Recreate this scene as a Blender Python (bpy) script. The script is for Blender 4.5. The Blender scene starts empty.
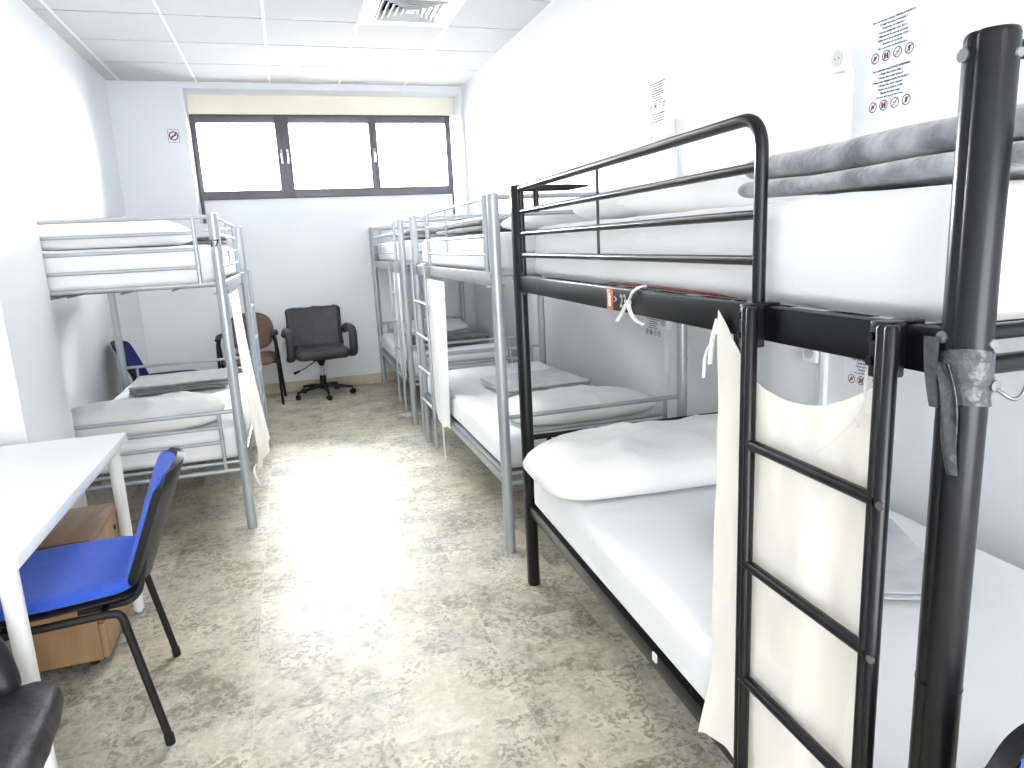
import bpy, bmesh, math, random
from math import sin, cos, pi, radians, sqrt
from mathutils import Vector, Matrix, noise

random.seed(7)
S = bpy.context.scene
COL = S.collection

# ------------------------------------------------------------------ helpers
class MB:
    """collects geometry for ONE mesh object"""
    def __init__(self):
        self.bm = bmesh.new()

    def box(self, lo, hi, bevel=0.0, seg=2, rot=None, pivot=None):
        lo, hi = Vector(lo), Vector(hi)
        c = (lo + hi) / 2
        s = hi - lo
        r = bmesh.ops.create_cube(self.bm, size=1.0)
        vs = r['verts']
        for v in vs:
            v.co = Vector((v.co.x * s.x, v.co.y * s.y, v.co.z * s.z)) + c
        if bevel > 0:
            es = list({e for v in vs for e in v.link_edges})
            b = bmesh.ops.bevel(self.bm, geom=es, offset=bevel, segments=seg, profile=0.5, affect='EDGES')
            vs = list({v for f in b['faces'] for v in f.verts} | {v for v in vs if v.is_valid})
        if rot is not None:
            p = Vector(pivot) if pivot is not None else c
            for v in vs:
                v.co = rot @ (v.co - p) + p
        return self

    def tube(self, pts, r, seg=12, r2=None, caps=True, up=None):
        """sweep an ellipse (r across, r2 along the up hint) along a polyline"""
        pts = [Vector(p) for p in pts]
        n = len(pts)
        if r2 is None:
            r2 = r
        tang = []
        for i in range(n):
            a = pts[max(i - 1, 0)]
            b = pts[min(i + 1, n - 1)]
            t = (b - a)
            tang.append(t.normalized() if t.length > 1e-9 else Vector((0, 0, 1)))
        u = Vector(up) if up is not None else (Vector((0, 0, 1)) if abs(tang[0].z) < 0.9 else Vector((0, 1, 0)))
        rings = []
        for i in range(n):
            t = tang[i]
            u = (u - t * u.dot(t))
            if u.length < 1e-6:
                u = t.orthogonal()
            u.normalize()
            w = t.cross(u).normalized()
            k = 1.0
            if 0 < i < n - 1:
                d1 = (pts[i] - pts[i - 1]).normalized()
                cs = max(0.3, d1.dot(t))
                k = 1.0 / cs
            ra = r[i] if isinstance(r, (list, tuple)) else r
            rb = r2[i] if isinstance(r2, (list, tuple)) else r2
            ring = []
            for j in range(seg):
                a = 2 * pi * j / seg
                ring.append(self.bm.verts.new(pts[i] + w * (ra * cos(a)) + u * (rb * sin(a))))
            rings.append(ring)
        for i in range(n - 1):
            for j in range(seg):
                k2 = (j + 1) % seg
                self.bm.faces.new((rings[i][j], rings[i][k2], rings[i + 1][k2], rings[i + 1][j]))
        if caps:
            self.bm.faces.new(list(reversed(rings[0])))
            self.bm.faces.new(rings[-1])
        return self

    def lathe(self, prof, c=(0, 0, 0), seg=24, axis='z'):
        c = Vector(c)
        rings = []
        def P(r, h, a):
            if axis == 'z':
                return c + Vector((r * cos(a), r * sin(a), h))
            if axis == 'x':
                return c + Vector((h, r * cos(a), r * sin(a)))
            return c + Vector((r * cos(a), h, r * sin(a)))
        for (r, h) in prof:
            if r < 1e-6:
                rings.append([self.bm.verts.new(P(0, h, 0))])
            else:
                rings.append([self.bm.verts.new(P(r, h, 2 * pi * j / seg)) for j in range(seg)])
        for i in range(len(rings) - 1):
            A, B = rings[i], rings[i + 1]
            for j in range(seg):
                k = (j + 1) % seg
                if len(A) == 1 and len(B) == 1:
                    continue
                if len(A) == 1:
                    self.bm.faces.new((A[0], B[k], B[j]))
                elif len(B) == 1:
                    self.bm.faces.new((A[j], A[k], B[0]))
                else:
                    self.bm.faces.new((A[j], A[k], B[k], B[j]))
        if len(rings[0]) > 1:
            self.bm.faces.new(list(reversed(rings[0])))
        if len(rings[-1]) > 1:
            self.bm.faces.new(rings[-1])
        return self

    def grid(self, f, nu, nv, wrap_u=False):
        g = [[self.bm.verts.new(f(i / nu, j / nv)) for j in range(nv + 1)] for i in range(nu + 1)]
        for i in range(nu):
            for j in range(nv):
                self.bm.faces.new((g[i][j], g[i + 1][j], g[i + 1][j + 1], g[i][j + 1]))
        return self

    def sheet(self, f, nu, nv, th):
        """a cloth: grid with real thickness"""
        b = MB()
        b.grid(f, nu, nv)
        bmesh.ops.recalc_face_normals(b.bm, faces=b.bm.faces)
        bmesh.ops.solidify(b.bm, geom=b.bm.faces[:], thickness=th)
        self.join(b)
        return self

    def join(self, other, mat=None):
        me = bpy.data.meshes.new('tmp')
        other.bm.to_mesh(me)
        n0 = len(self.bm.verts)
        self.bm.from_mesh(me)
        self.bm.verts.ensure_lookup_table()
        if mat is not None:
            for v in self.bm.verts[n0:]:
                v.co = mat @ v.co
        bpy.data.meshes.remove(me)
        other.bm.free()
        return self

    def soft(self, lo, hi, r, step=0.04, disp=None, rz=None):
        """soft rounded box with dense faces; disp(p, n) -> offset vector"""
        lo, hi = Vector(lo), Vector(hi)
        rz = min(rz or r, (hi.z - lo.z) / 2 * 0.999)
        rr = (min(r, (hi.x - lo.x) / 2 * .99), min(r, (hi.y - lo.y) / 2 * .99), rz)
        ax = []
        for k in range(3):
            L = hi[k] - lo[k]
            q = rr[k]
            ends = [0, q * .12, q * .3, q * .55, q * .8]
            n = max(1, int((L - 2 * q) / step))
            mid = [q + (L - 2 * q) * i / n for i in range(n + 1)]
            a = ends + mid + [L - e for e in reversed(ends)]
            ax.append([lo[k] + t for t in a])
        V = {}
        bm = self.bm
        def vert(i, j, k):
            key = (i, j, k)
            if key not in V:
                p = Vector((ax[0][i], ax[1][j], ax[2][k]))
                c = Vector([min(max(p[m], lo[m] + rr[m]), hi[m] - rr[m]) for m in range(3)])
                d = Vector([(p[m] - c[m]) / rr[m] for m in range(3)])
                if d.length > 1e-9:
                    # cube-to-sphere so that faces stay even
                    mx = max(abs(d.x), abs(d.y), abs(d.z))
                    n = d.normalized()
                    q = n * mx
                    p = c + Vector((q.x * rr[0], q.y * rr[1], q.z * rr[2]))
                else:
                    n = Vector((0, 0, 1))
                if disp:
                    p = p + disp(p, n)
                V[key] = bm.verts.new(p)
            return V[key]
        nx, ny, nz = len(ax[0]) - 1, len(ax[1]) - 1, len(ax[2]) - 1
        for i in range(nx):
            for j in range(ny):
                bm.faces.new((vert(i, j, 0), vert(i, j + 1, 0), vert(i + 1, j + 1, 0), vert(i + 1, j, 0)))
                bm.faces.new((vert(i, j, nz), vert(i + 1, j, nz), vert(i + 1, j + 1, nz), vert(i, j + 1, nz)))
        for i in range(nx):
            for k in range(nz):
                bm.faces.new((vert(i, 0, k), vert(i + 1, 0, k), vert(i + 1, 0, k + 1), vert(i, 0, k + 1)))
                bm.faces.new((vert(i, ny, k), vert(i, ny, k + 1), vert(i + 1, ny, k + 1), vert(i + 1, ny, k)))
        for j in range(ny):
            for k in range(nz):
                bm.faces.new((vert(0, j, k), vert(0, j, k + 1), vert(0, j + 1, k + 1), vert(0, j + 1, k)))
                bm.faces.new((vert(nx, j, k), vert(nx, j + 1, k), vert(nx, j + 1, k + 1), vert(nx, j, k + 1)))
        return self

    def xf(self, m):
        for v in self.bm.verts:
            v.co = m @ v.co
        return self

    def build(self, name, mat, parent=None, smooth=True, angle=40):
        bmesh.ops.recalc_face_normals(self.bm, faces=self.bm.faces)
        me = bpy.data.meshes.new(name)
        self.bm.to_mesh(me)
        self.bm.free()
        if smooth:
            for p in me.polygons:
                p.use_smooth = True
            me.set_sharp_from_angle(angle=radians(angle))
        me.materials.append(mat)
        o = bpy.data.objects.new(name, me)
        COL.objects.link(o)
        if parent is not None:
            o.parent = parent
        return o


def fillet(pts, r, n=6):
    pts = [Vector(p) for p in pts]
    out = [pts[0]]
    for i in range(1, len(pts) - 1):
        p = pts[i]
        a = (pts[i - 1] - p)
        b = (pts[i + 1] - p)
        rr = min(r, a.length * .49, b.length * .49)
        a.normalize(); b.normalize()
        for k in range(n + 1):
            t = k / n
            q = p + a * rr * (1 - t) ** 2 + b * rr * t ** 2
            out.append(q)
    out.append(pts[-1])
    return out


def tag(o, label, cat, group=None, kind=None):
    if label:
        o['label'] = label
    if cat:
        o['category'] = cat
    if group:
        o['group'] = group
    if kind:
        o['kind'] = kind
    return o


def thing(name, label, cat, loc=(0, 0, 0), rz=0.0, group=None):
    o = bpy.data.objects.new(name, None)
    o.empty_display_size = 0.1
    COL.objects.link(o)
    o.location = loc
    o.rotation_euler = (0, 0, rz)
    return tag(o, label, cat, group)


def struct(mb, name, mat, label=None, smooth=False):
    o = mb.build(name, mat, None, smooth)
    o['kind'] = 'structure'
    if label:
        o['label'] = label
    return o


def copy_tree(o, parent=None):
    c = o.copy()
    COL.objects.link(c)
    c.parent = parent
    for ch in list(o.children):
        copy_tree(ch, c)
    return c


def fbm(p, s, seed=0.0, oct=3):
    q = Vector((p[0] * s + seed, p[1] * s + seed * 1.7, p[2] * s - seed))
    a, t = 1.0, 0.0
    for _ in range(oct):
        t += a * noise.noise(q)
        q = q * 2.03
        a *= .5
    return t


def ridge(p, s, seed=0.0):
    """long crease like noise 0..1"""
    v = noise.noise(Vector((p[0] * s + seed, p[1] * s - seed, p[2] * s + 2 * seed)))
    return 1 - min(1, abs(v) * 4)

# ---------------------------------------------------------------- materials
def new_mat(name):
    m = bpy.data.materials.new(name)
    m.use_nodes = True
    nt = m.node_tree
    for n in list(nt.nodes):
        nt.nodes.remove(n)
    out = nt.nodes.new('ShaderNodeOutputMaterial')
    b = nt.nodes.new('ShaderNodeBsdfPrincipled')
    nt.links.new(b.outputs[0], out.inputs[0])
    return m, nt, b


def N(nt, typ, **kw):
    n = nt.nodes.new(typ)
    for k, v in kw.items():
        if k == 'inp':
            for kk, vv in v.items():
                if isinstance(vv, bpy.types.NodeSocket):
                    nt.links.new(vv, n.inputs[kk])
                else:
                    n.inputs[kk].default_value = vv
        else:
            setattr(n, k, v)
    return n


def rgb(c):
    return (c[0], c[1], c[2], 1.0)


def simple(name, col, rough=.5, metal=0.0, col2=None, scale=8.0, bump=0.0, bscale=60.0, sheen=0.0, spec=.5, stretch=None, coat=0.0):
    m, nt, b = new_mat(name)
    b.inputs['Roughness'].default_value = rough
    b.inputs['Metallic'].default_value = metal
    b.inputs['Specular IOR Level'].default_value = spec
    if coat:
        b.inputs['Coat Weight'].default_value = coat
        b.inputs['Coat Roughness'].default_value = .12
    if sheen:
        b.inputs['Sheen Weight'].default_value = sheen
    tc = N(nt, 'ShaderNodeTexCoord')
    vec = tc.outputs['Object']
    if stretch:
        mp = N(nt, 'ShaderNodeMapping', inp={'Vector': vec, 'Scale': stretch})
        vec = mp.outputs[0]
    if col2 is None:
        col2 = tuple(min(1, c * .93) for c in col)
    nz = N(nt, 'ShaderNodeTexNoise', inp={'Vector': vec, 'Scale': scale, 'Detail': 4.0})
    cr = N(nt, 'ShaderNodeValToRGB')
    nt.links.new(nz.outputs[0], cr.inputs[0])
    cr.color_ramp.elements[0].position = .35
    cr.color_ramp.elements[1].position = .65
    cr.color_ramp.elements[0].color = rgb(col2)
    cr.color_ramp.elements[1].color = rgb(col)
    nt.links.new(cr.outputs[0], b.inputs['Base Color'])
    if bump:
        n2 = N(nt, 'ShaderNodeTexNoise', inp={'Vector': tc.outputs['Object'], 'Scale': bscale, 'Detail': 3.0})
        bp = N(nt, 'ShaderNodeBump', inp={'Strength': bump, 'Distance': .01, 'Height': n2.outputs[0]})
        nt.links.new(bp.outputs[0], b.inputs['Normal'])
    return m


M = {}
M['wall'] = simple('wall_paint', (.765, .785, .81), .55, col2=(.755, .775, .80), scale=1.5, bump=.05, bscale=90, spec=.35)
M['ceil_tile'] = simple('ceiling_tile', (.60, .595, .60), .9, col2=(.57, .565, .57), scale=120, bump=.1, bscale=200, spec=.2)
M['joint'] = simple('joint_shade', (.12, .12, .125), .7)  # shade inside the gaps between tile rows, put into a dark colour
M['ceil_bar'] = simple('ceiling_grid', (.86, .86, .86), .5)
M['trim'] = simple('white_plastic', (.86, .87, .87), .4)
M['stone'] = simple('baseboard_stone', (.60, .53, .41), .35, col2=(.47, .41, .31), scale=9)
M['win'] = simple('window_aluminium', (.135, .125, .145), .4, metal=.3, col2=(.12, .11, .13))
M['shutter'] = simple('shutter_box_cream', (.84, .79, .68), .5, col2=(.82, .77, .65), scale=3)
M['black'] = simple('black_enamel', (.007, .007, .009), .28, col2=(.005, .005, .006), scale=5, spec=.30)
M['bolt'] = simple('dull_steel', (.30, .30, .31), .35, metal=.9)
M['grey'] = simple('grey_metal', (.43, .46, .49), .32, metal=.35, col2=(.39, .42, .45), scale=5)
M['darkgrey'] = simple('worn_grey_metal', (.22, .235, .25), .38, metal=.5, col2=(.17, .18, .19), scale=9)
M['chrome'] = simple('chrome', (.75, .75, .76), .15, metal=1.0)
M['sheet'] = simple('white_sheet', (.85, .86, .88), .9, col2=(.835, .845, .87), scale=6, bump=.12, bscale=350, spec=.15, sheen=.1)
M['pillow'] = simple('pillow_cotton', (.82, .82, .81), .9, col2=(.79, .79, .775), scale=4, bump=.12, bscale=300, spec=.15, sheen=.1)
M['redtrim'] = simple('mattress_red_border', (.22, .03, .025), .8)
M['cream'] = simple('cream_cotton', (.87, .845, .785), .95, col2=(.85, .82, .75), scale=3.5, bump=.55, bscale=7, spec=.1, sheen=.15)
M['tie'] = simple('white_tape', (.82, .82, .82), .8)
M['fleece'] = simple('grey_fleece', (.43, .45, .48), 1.0, col2=(.15, .165, .185), scale=17, bump=.4, bscale=90, spec=.08, sheen=.5)
M['fleece_pale'] = simple('pale_grey_fleece', (.56, .57, .60), 1.0, col2=(.44, .45, .48), scale=14, bump=.4, bscale=160, spec=.08, sheen=.4)
M['fleece_mid'] = simple('mid_grey_fleece', (.33, .33, .335), 1.0, col2=(.23, .23, .235), scale=18, bump=.4, bscale=160, spec=.08, sheen=.4)
M['fleece_dark'] = simple('dark_grey_fleece', (.12, .12, .135), 1.0, col2=(.06, .06, .07), scale=14, bump=.4, bscale=160, spec=.08, sheen=.3)
M['leather'] = simple('black_leather', (.022, .021, .025), .42, col2=(.015, .014, .017), scale=10, bump=.25, bscale=45, spec=.27)
M['leather_sheen'] = simple('black_leather_sheen', (.050, .047, .053), .45, col2=(.038, .036, .041), scale=9, bump=.3, bscale=28, spec=.4)  # same black leather, lightened: window light and sheen put into the colour
M['plastic'] = simple('black_plastic', (.012, .012, .013), .5, col2=(.009, .009, .010), spec=.3)
M['blue'] = simple('blue_upholstery', (.035, .12, .62), .95, col2=(.03, .10, .54), scale=40, bump=.3, bscale=500, spec=.1, sheen=.2)
M['navy'] = simple('navy_upholstery', (.03, .04, .16), .95, col2=(.024, .032, .12), scale=40, bump=.3, bscale=500, spec=.1)
M['brown'] = simple('brown_upholstery', (.185, .125, .10), .95, col2=(.155, .10, .08), scale=40, bump=.3, bscale=500, spec=.1)
M['wood'] = simple('oak_laminate', (.38, .235, .115), .45, col2=(.29, .17, .08), scale=5, stretch=(4, 4, .5))
M['woodtop'] = simple('oak_laminate_top', (.30, .19, .105), .4, col2=(.23, .14, .075), scale=5, stretch=(5, .6, 5))
M['desk'] = simple('white_laminate', (.80, .83, .84), .35, col2=(.79, .82, .83))
M['tape'] = simple('grey_duct_tape', (.065, .067, .078), .32, col2=(.035, .037, .044), scale=14, bump=.8, bscale=45, spec=.55)
M['paper'] = simple('paper', (.80, .83, .89), .7)
M['ink'] = simple('ink_grey', (.06, .065, .085), .8)
M['maroon'] = simple('ink_maroon', (.17, .035, .05), .8)
M['orange'] = simple('sticker_orange', (.75, .17, .06), .5)
M['stickerwhite'] = simple('sticker_white', (.85, .8, .76), .5)
M['digit'] = simple('sticker_digit', (.42, .42, .42), .5)
M['digitblack'] = simple('sticker_black', (.01, .01, .012), .5)
M['sockethole'] = simple('socket_recess', (.55, .56, .56), .5)
M['hole'] = simple('dark_hole', (.01, .01, .01), .6)
M['ventgrey'] = simple('vent_blade', (.62, .62, .62), .4)
M['ventdark'] = simple('vent_throat', (.03, .03, .03), .8)


def glass_mat():
    m = bpy.data.materials.new('window_glass')
    m.use_nodes = True
    nt = m.node_tree
    for n in list(nt.nodes):
        nt.nodes.remove(n)
    out = nt.nodes.new('ShaderNodeOutputMaterial')
    tr = N(nt, 'ShaderNodeBsdfTransparent', inp={'Color': (.96, .97, .97, 1)})
    gl = N(nt, 'ShaderNodeBsdfGlossy', inp={'Roughness': .02})
    fr = N(nt, 'ShaderNodeFresnel', inp={'IOR': 1.45})
    mx = N(nt, 'ShaderNodeMixShader')
    nt.links.new(fr.outputs[0], mx.inputs[0])
    nt.links.new(tr.outputs[0], mx.inputs[1])
    nt.links.new(gl.outputs[0], mx.inputs[2])
    nt.links.new(mx.outputs[0], out.inputs[0])
    return m
M['glass'] = glass_mat()


def floor_mat():
    m, nt, b = new_mat('polished_breccia_floor')
    L = nt.links.new
    geo = N(nt, 'ShaderNodeNewGeometry')
    sx = N(nt, 'ShaderNodeSeparateXYZ', inp={0: geo.outputs['Position']})
    T = .40
    def mth(op, a, bb=None, c=None):
        n = N(nt, 'ShaderNodeMath', operation=op)
        for i, v in enumerate((a, bb, c)):
            if v is None:
                continue
            if isinstance(v, (int, float)):
                n.inputs[i].default_value = v
            else:
                L(v, n.inputs[i])
        return n.outputs[0]
    u = mth('DIVIDE', mth('ADD', sx.outputs[0], .245 + 4), T)
    cu = mth('FLOOR', u)
    wn = N(nt, 'ShaderNodeTexWhiteNoise', noise_dimensions='1D')
    L(cu, wn.inputs['W'])
    v = mth('ADD', mth('DIVIDE', mth('ADD', sx.outputs[1], 4 - .34), T), wn.outputs[0])
    cv = mth('FLOOR', v)
    fu, fv = mth('FRACT', u), mth('FRACT', v)
    eu = mth('MINIMUM', fu, mth('SUBTRACT', 1.0, fu))
    ev = mth('MINIMUM', fv, mth('SUBTRACT', 1.0, fv))
    edge = mth('MINIMUM', eu, ev)
    grout = mth('LESS_THAN', edge, .0045)
    cid = N(nt, 'ShaderNodeCombineXYZ', inp={0: cu, 1: cv})
    wt = N(nt, 'ShaderNodeTexWhiteNoise', noise_dimensions='3D')
    L(cid.outputs[0], wt.inputs['Vector'])
    # per tile offset of the pattern
    off = N(nt, 'ShaderNodeVectorMath', operation='SCALE', inp={0: wt.outputs['Color'], 'Scale': 9.0})
    pos = N(nt, 'ShaderNodeVectorMath', operation='ADD', inp={0: geo.outputs['Position'], 1: off.outputs[0]})
    warp = N(nt, 'ShaderNodeTexNoise', inp={'Vector': pos.outputs[0], 'Scale': 14.0, 'Detail': 4.0})
    wv = N(nt, 'ShaderNodeVectorMath', operation='SCALE', inp={0: warp.outputs['Color'], 'Scale': .06})
    p2 = N(nt, 'ShaderNodeVectorMath', operation='ADD', inp={0: pos.outputs[0], 1: wv.outputs[0]})
    big = N(nt, 'ShaderNodeTexNoise', inp={'Vector': p2.outputs[0], 'Scale': 3.6, 'Detail': 5.0, 'Roughness': .6})
    mid = N(nt, 'ShaderNodeTexNoise', inp={'Vector': p2.outputs[0], 'Scale': 24.0, 'Detail': 6.0, 'Roughness': .68})
    vor = N(nt, 'ShaderNodeTexVoronoi', feature='DISTANCE_TO_EDGE', inp={'Vector': p2.outputs[0], 'Scale': 78.0})
    vor2 = N(nt, 'ShaderNodeTexVoronoi', feature='F1', inp={'Vector': p2.outputs[0], 'Scale': 78.0})
    vb = N(nt, 'ShaderNodeTexVoronoi', feature='DISTANCE_TO_EDGE', inp={'Vector': p2.outputs[0], 'Scale': 7.0})
    ramp = N(nt, 'ShaderNodeValToRGB')
    e = ramp.color_ramp.elements
    e[0].position = .39; e[0].color = (.215, .20, .155, 1)
    e[1].position = .62; e[1].color = (.68, .65, .55, 1)
    a = e.new(.47); a.color = (.44, .42, .355, 1)
    a = e.new(.54); a.color = (.56, .53, .435, 1)
    fine = N(nt, 'ShaderNodeTexNoise', inp={'Vector': p2.outputs[0], 'Scale': 60.0, 'Detail': 5.0, 'Roughness': .7})
    mixv = mth('ADD', mth('MULTIPLY', big.outputs[0], .42), mth('MULTIPLY', mid.outputs[0], .33))
    mixv = mth('ADD', mixv, mth('MULTIPLY', fine.outputs[0], .25))
    mixv = mth('ADD', mixv, mth('MULTIPLY', mth('SUBTRACT', wt.outputs['Value'], .5), .07))
    L(mixv, ramp.inputs[0])
    # fragments: dark chips where the stone is broken up
    chipmask = N(nt, 'ShaderNodeValToRGB')
    chipmask.color_ramp.elements[0].position = .42
    chipmask.color_ramp.elements[1].position = .58
    chn = N(nt, 'ShaderNodeTexNoise', inp={'Vector': pos.outputs[0], 'Scale': 5.0, 'Detail': 3.0})
    L(chn.outputs[0], chipmask.inputs[0])
    sep = N(nt, 'ShaderNodeSeparateColor', inp={0: vor2.outputs['Color']})
    chip = mth('MULTIPLY', mth('GREATER_THAN', sep.outputs[0], .66), mth('GREATER_THAN', vor.outputs['Distance'], .006))
    chipf = mth('MULTIPLY', mth('MULTIPLY', chip, chipmask.outputs[0]), .60)
    mx = N(nt, 'ShaderNodeMix', data_type='RGBA', inp={'Factor': chipf, 'A': ramp.outputs[0], 'B': (.17, .155, .12, 1)})
    # pale hairline veins
    vein = mth('SUBTRACT', 1.0, mth('MINIMUM', mth('MULTIPLY', vor.outputs['Distance'], 90.0), 1.0))
    veinb = mth('SUBTRACT', 1.0, mth('MINIMUM', mth('MULTIPLY', vb.outputs['Distance'], 55.0), 1.0))
    vf = mth('MULTIPLY', mth('MAXIMUM', mth('MULTIPLY', vein, chipmask.outputs[0]), mth('MULTIPLY', veinb, .6)), .62)
    mx2 = N(nt, 'ShaderNodeMix', data_type='RGBA', inp={'Factor': vf, 'A': mx.outputs['Result'], 'B': (.66, .62, .52, 1)})
    # warm tint patches
    tint = N(nt, 'ShaderNodeTexNoise', inp={'Vector': geo.outputs['Position'], 'Scale': 2.2, 'Detail': 2.0})
    tr = N(nt, 'ShaderNodeValToRGB')
    tr.color_ramp.elements[0].position = .45; tr.color_ramp.elements[0].color = (1, 1, 1, 1)
    tr.color_ramp.elements[1].position = .7; tr.color_ramp.elements[1].color = (1.04, .98, .89, 1)
    L(tint.outputs[0], tr.inputs[0])
    mx3 = N(nt, 'ShaderNodeMix', data_type='RGBA', blend_type='MULTIPLY', inp={'Factor': 1.0, 'A': mx2.outputs['Result'], 'B': tr.outputs[0]})
    mx4 = N(nt, 'ShaderNodeMix', data_type='RGBA', inp={'Factor': mth('MULTIPLY', grout, .55), 'A': mx3.outputs['Result'], 'B': (.55, .52, .44, 1)})
    L(mx4.outputs['Result'], b.inputs['Base Color'])
    rr = mth('ADD', .38, mth('MULTIPLY', mid.outputs[0], .18))
    L(rr, b.inputs['Roughness'])
    b.inputs['Specular IOR Level'].default_value = .36
    return m
M['floor'] = floor_mat()

# --------------------------------------------------------------- dimensions
XL, XR, YB, ZC = -1.364, 1.883, 7.342, 2.957
YF = -2.6                    # wall behind the camera

# --------------------------------------------------------------- room shell
struct(MB().box((XL - .3, YF - .3, -.12), (XR + .3, YB + .6, 0)), 'floor', M['floor'])
struct(MB().box((XL - .25, YF - .2, 0), (XL, YB + .5, ZC + .1)), 'wall_left', M['wall'])
struct(MB().box((XR, YF - .2, 0), (XR + .25, YB + .5, ZC + .1)), 'wall_right', M['wall'])
struct(MB().box((XL, YF - .2, 0), (XR, YF, ZC + .1)), 'wall_front', M['wall'])
RX0, RX1, RZ0, RZ1 = -.744, 1.85, 1.70, 2.906       # window recess
WY = 7.64
wb = MB()
wb.box((XL, YB, 0), (RX0, YB + .45, ZC + .1))
wb.box((RX1, YB, 0), (XR, YB + .45, ZC + .1))
wb.box((RX0, YB, 0), (RX1, YB + .45, RZ0))
wb.box((RX0, YB, RZ1), (RX1, YB + .45, ZC + .1))
struct(wb, 'wall_back', M['wall'])
struct(MB().box((XL, 3.09, 0), (-1.04, 3.672, ZC + .05)), 'wall_pillar', M['wall'])
# ceiling: tiles lying in a T-bar grid
gx = [.0205 + .634 * k for k in range(-3, 4)]
gy = [5.39 + .634 * k for k in range(-13, 4)]
ct = MB()
xs = [XL] + [x for x in gx if XL + .02 < x < XR - .02] + [XR]
ys = [YF] + [y for y in gy if YF + .02 < y < YB - .02] + [YB]
VENT = (.654, 1.288, 4.757, 5.391)
for i in range(len(xs) - 1):
    for j in range(len(ys) - 1):
        cx, cy = (xs[i] + xs[i + 1]) / 2, (ys[j] + ys[j + 1]) / 2
        if VENT[0] < cx < VENT[1] and VENT[2] < cy < VENT[3]:
            continue
        ct.box((xs[i] + .004, ys[j] + .009, ZC), (xs[i + 1] - .004, ys[j + 1] - .009, ZC + .03))
ct.box((XL - .25, YF - .2, ZC + .20), (XR + .25, YB + .5, ZC + .25))
struct(ct, 'ceiling', M['ceil_tile'])
cg = MB()
for x in xs[1:-1]:
    cg.box((x - .008, YF, ZC - .004), (x + .008, YB, ZC + .004))
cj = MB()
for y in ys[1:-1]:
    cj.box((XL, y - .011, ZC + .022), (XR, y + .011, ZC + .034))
cg.box((XL, YB - .022, ZC - .004), (XR, YB, ZC + .004))
cg.box((XL, YF, ZC - .003), (XL + .012, YB, ZC + .004))
cg.box((XR - .012, YF, ZC - .003), (XR, YB, ZC + .004))
struct(cj, 'trim_4', M['joint'], 'recessed ceiling joints painted dark for the shade in the gaps')
struct(cg, 'trim_1', M['ceil_bar'], 'white T bar grid of the suspended ceiling')
struct(MB().box((XL, YB - .012, 0), (XR, YB, .105), .003), 'baseboard_back', M['stone'])
struct(MB().box((XL, 3.672, 0), (XL + .012, YB - .012, .105), .003), 'baseboard_left', M['stone'])
struct(MB().box((XR - .012, YF, 0), (XR, YB - .012, .105), .003), 'baseboard_right', M['stone'])

# window
win = bpy.data.objects.new('window_1', None)
COL.objects.link(win)
win['kind'] = 'structure'
win['label'] = 'wide dark framed three pane window high in the back wall'
win.location = (0, WY, 0)
wz0, wz1, wx0, wx1 = 1.93, 2.725, -.742, 1.80
fr = MB()
fr.box((wx0, -.03, wz1 - .075), (wx1, .05, wz1), .004)
fr.box((wx0, -.03, wz0), (wx1, .05, wz0 + .085), .004)
fr.box((wx0, -.03, 1.70), (wx0 + .030, .05, wz1), .004)
fr.box((wx0, -.031, wz0), (wx0 + .05, .05, wz1), .004)
fr.box((wx1 - .060, -.031, wz0), (wx1, .05, wz1), .004)
fr.box((wx1 - .022, -.03, 1.70), (wx1, .05, wz1), .004)
for (a, bb) in ((.021, .156), (.935, 1.018)):
    fr.box((a, -.034, wz0), (bb, .05, wz1), .004)
    fr.box(((a + bb) / 2 - .006, -.046, wz0 + .08), ((a + bb) / 2 + .006, -.03, wz1 - .07), .002)
fr.build('frame', M['win'], win)
for (a, bb) in ((wx0 + .05, .021), (.156, .935), (1.018, wx1 - .06)):
    MB().box((a, .008, wz0 + .08), (bb, .016, wz1 - .07)).build('pane', M['glass'], win)
for hx in (.062, .118, .978):
    h = MB()
    h.box((hx - .012, -.046, 2.26), (hx + .012, -.032, 2.40), .004)
    h.tube(fillet([(hx, -.046, 2.36), (hx, -.075, 2.36), (hx, -.075, 2.27)], .015), .007, 8)
    h.build('handle', M['chrome'], win)
struct(MB().box((wx0 + .03, WY - .012, 1.70), (wx1 - .022, WY + .08, wz0), .003), 'trim_2', M['wall'], 'white panel under the window')
sb = MB().box((RX0, WY - .045, wz1), (RX1, WY + .11, RZ1), .006)
sb.box((RX0, WY - .055, wz1), (RX1, WY + .02, wz1 + .02), .004)
struct(sb, 'trim_3', M['shutter'], 'cream roller shutter box above the window')

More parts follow.
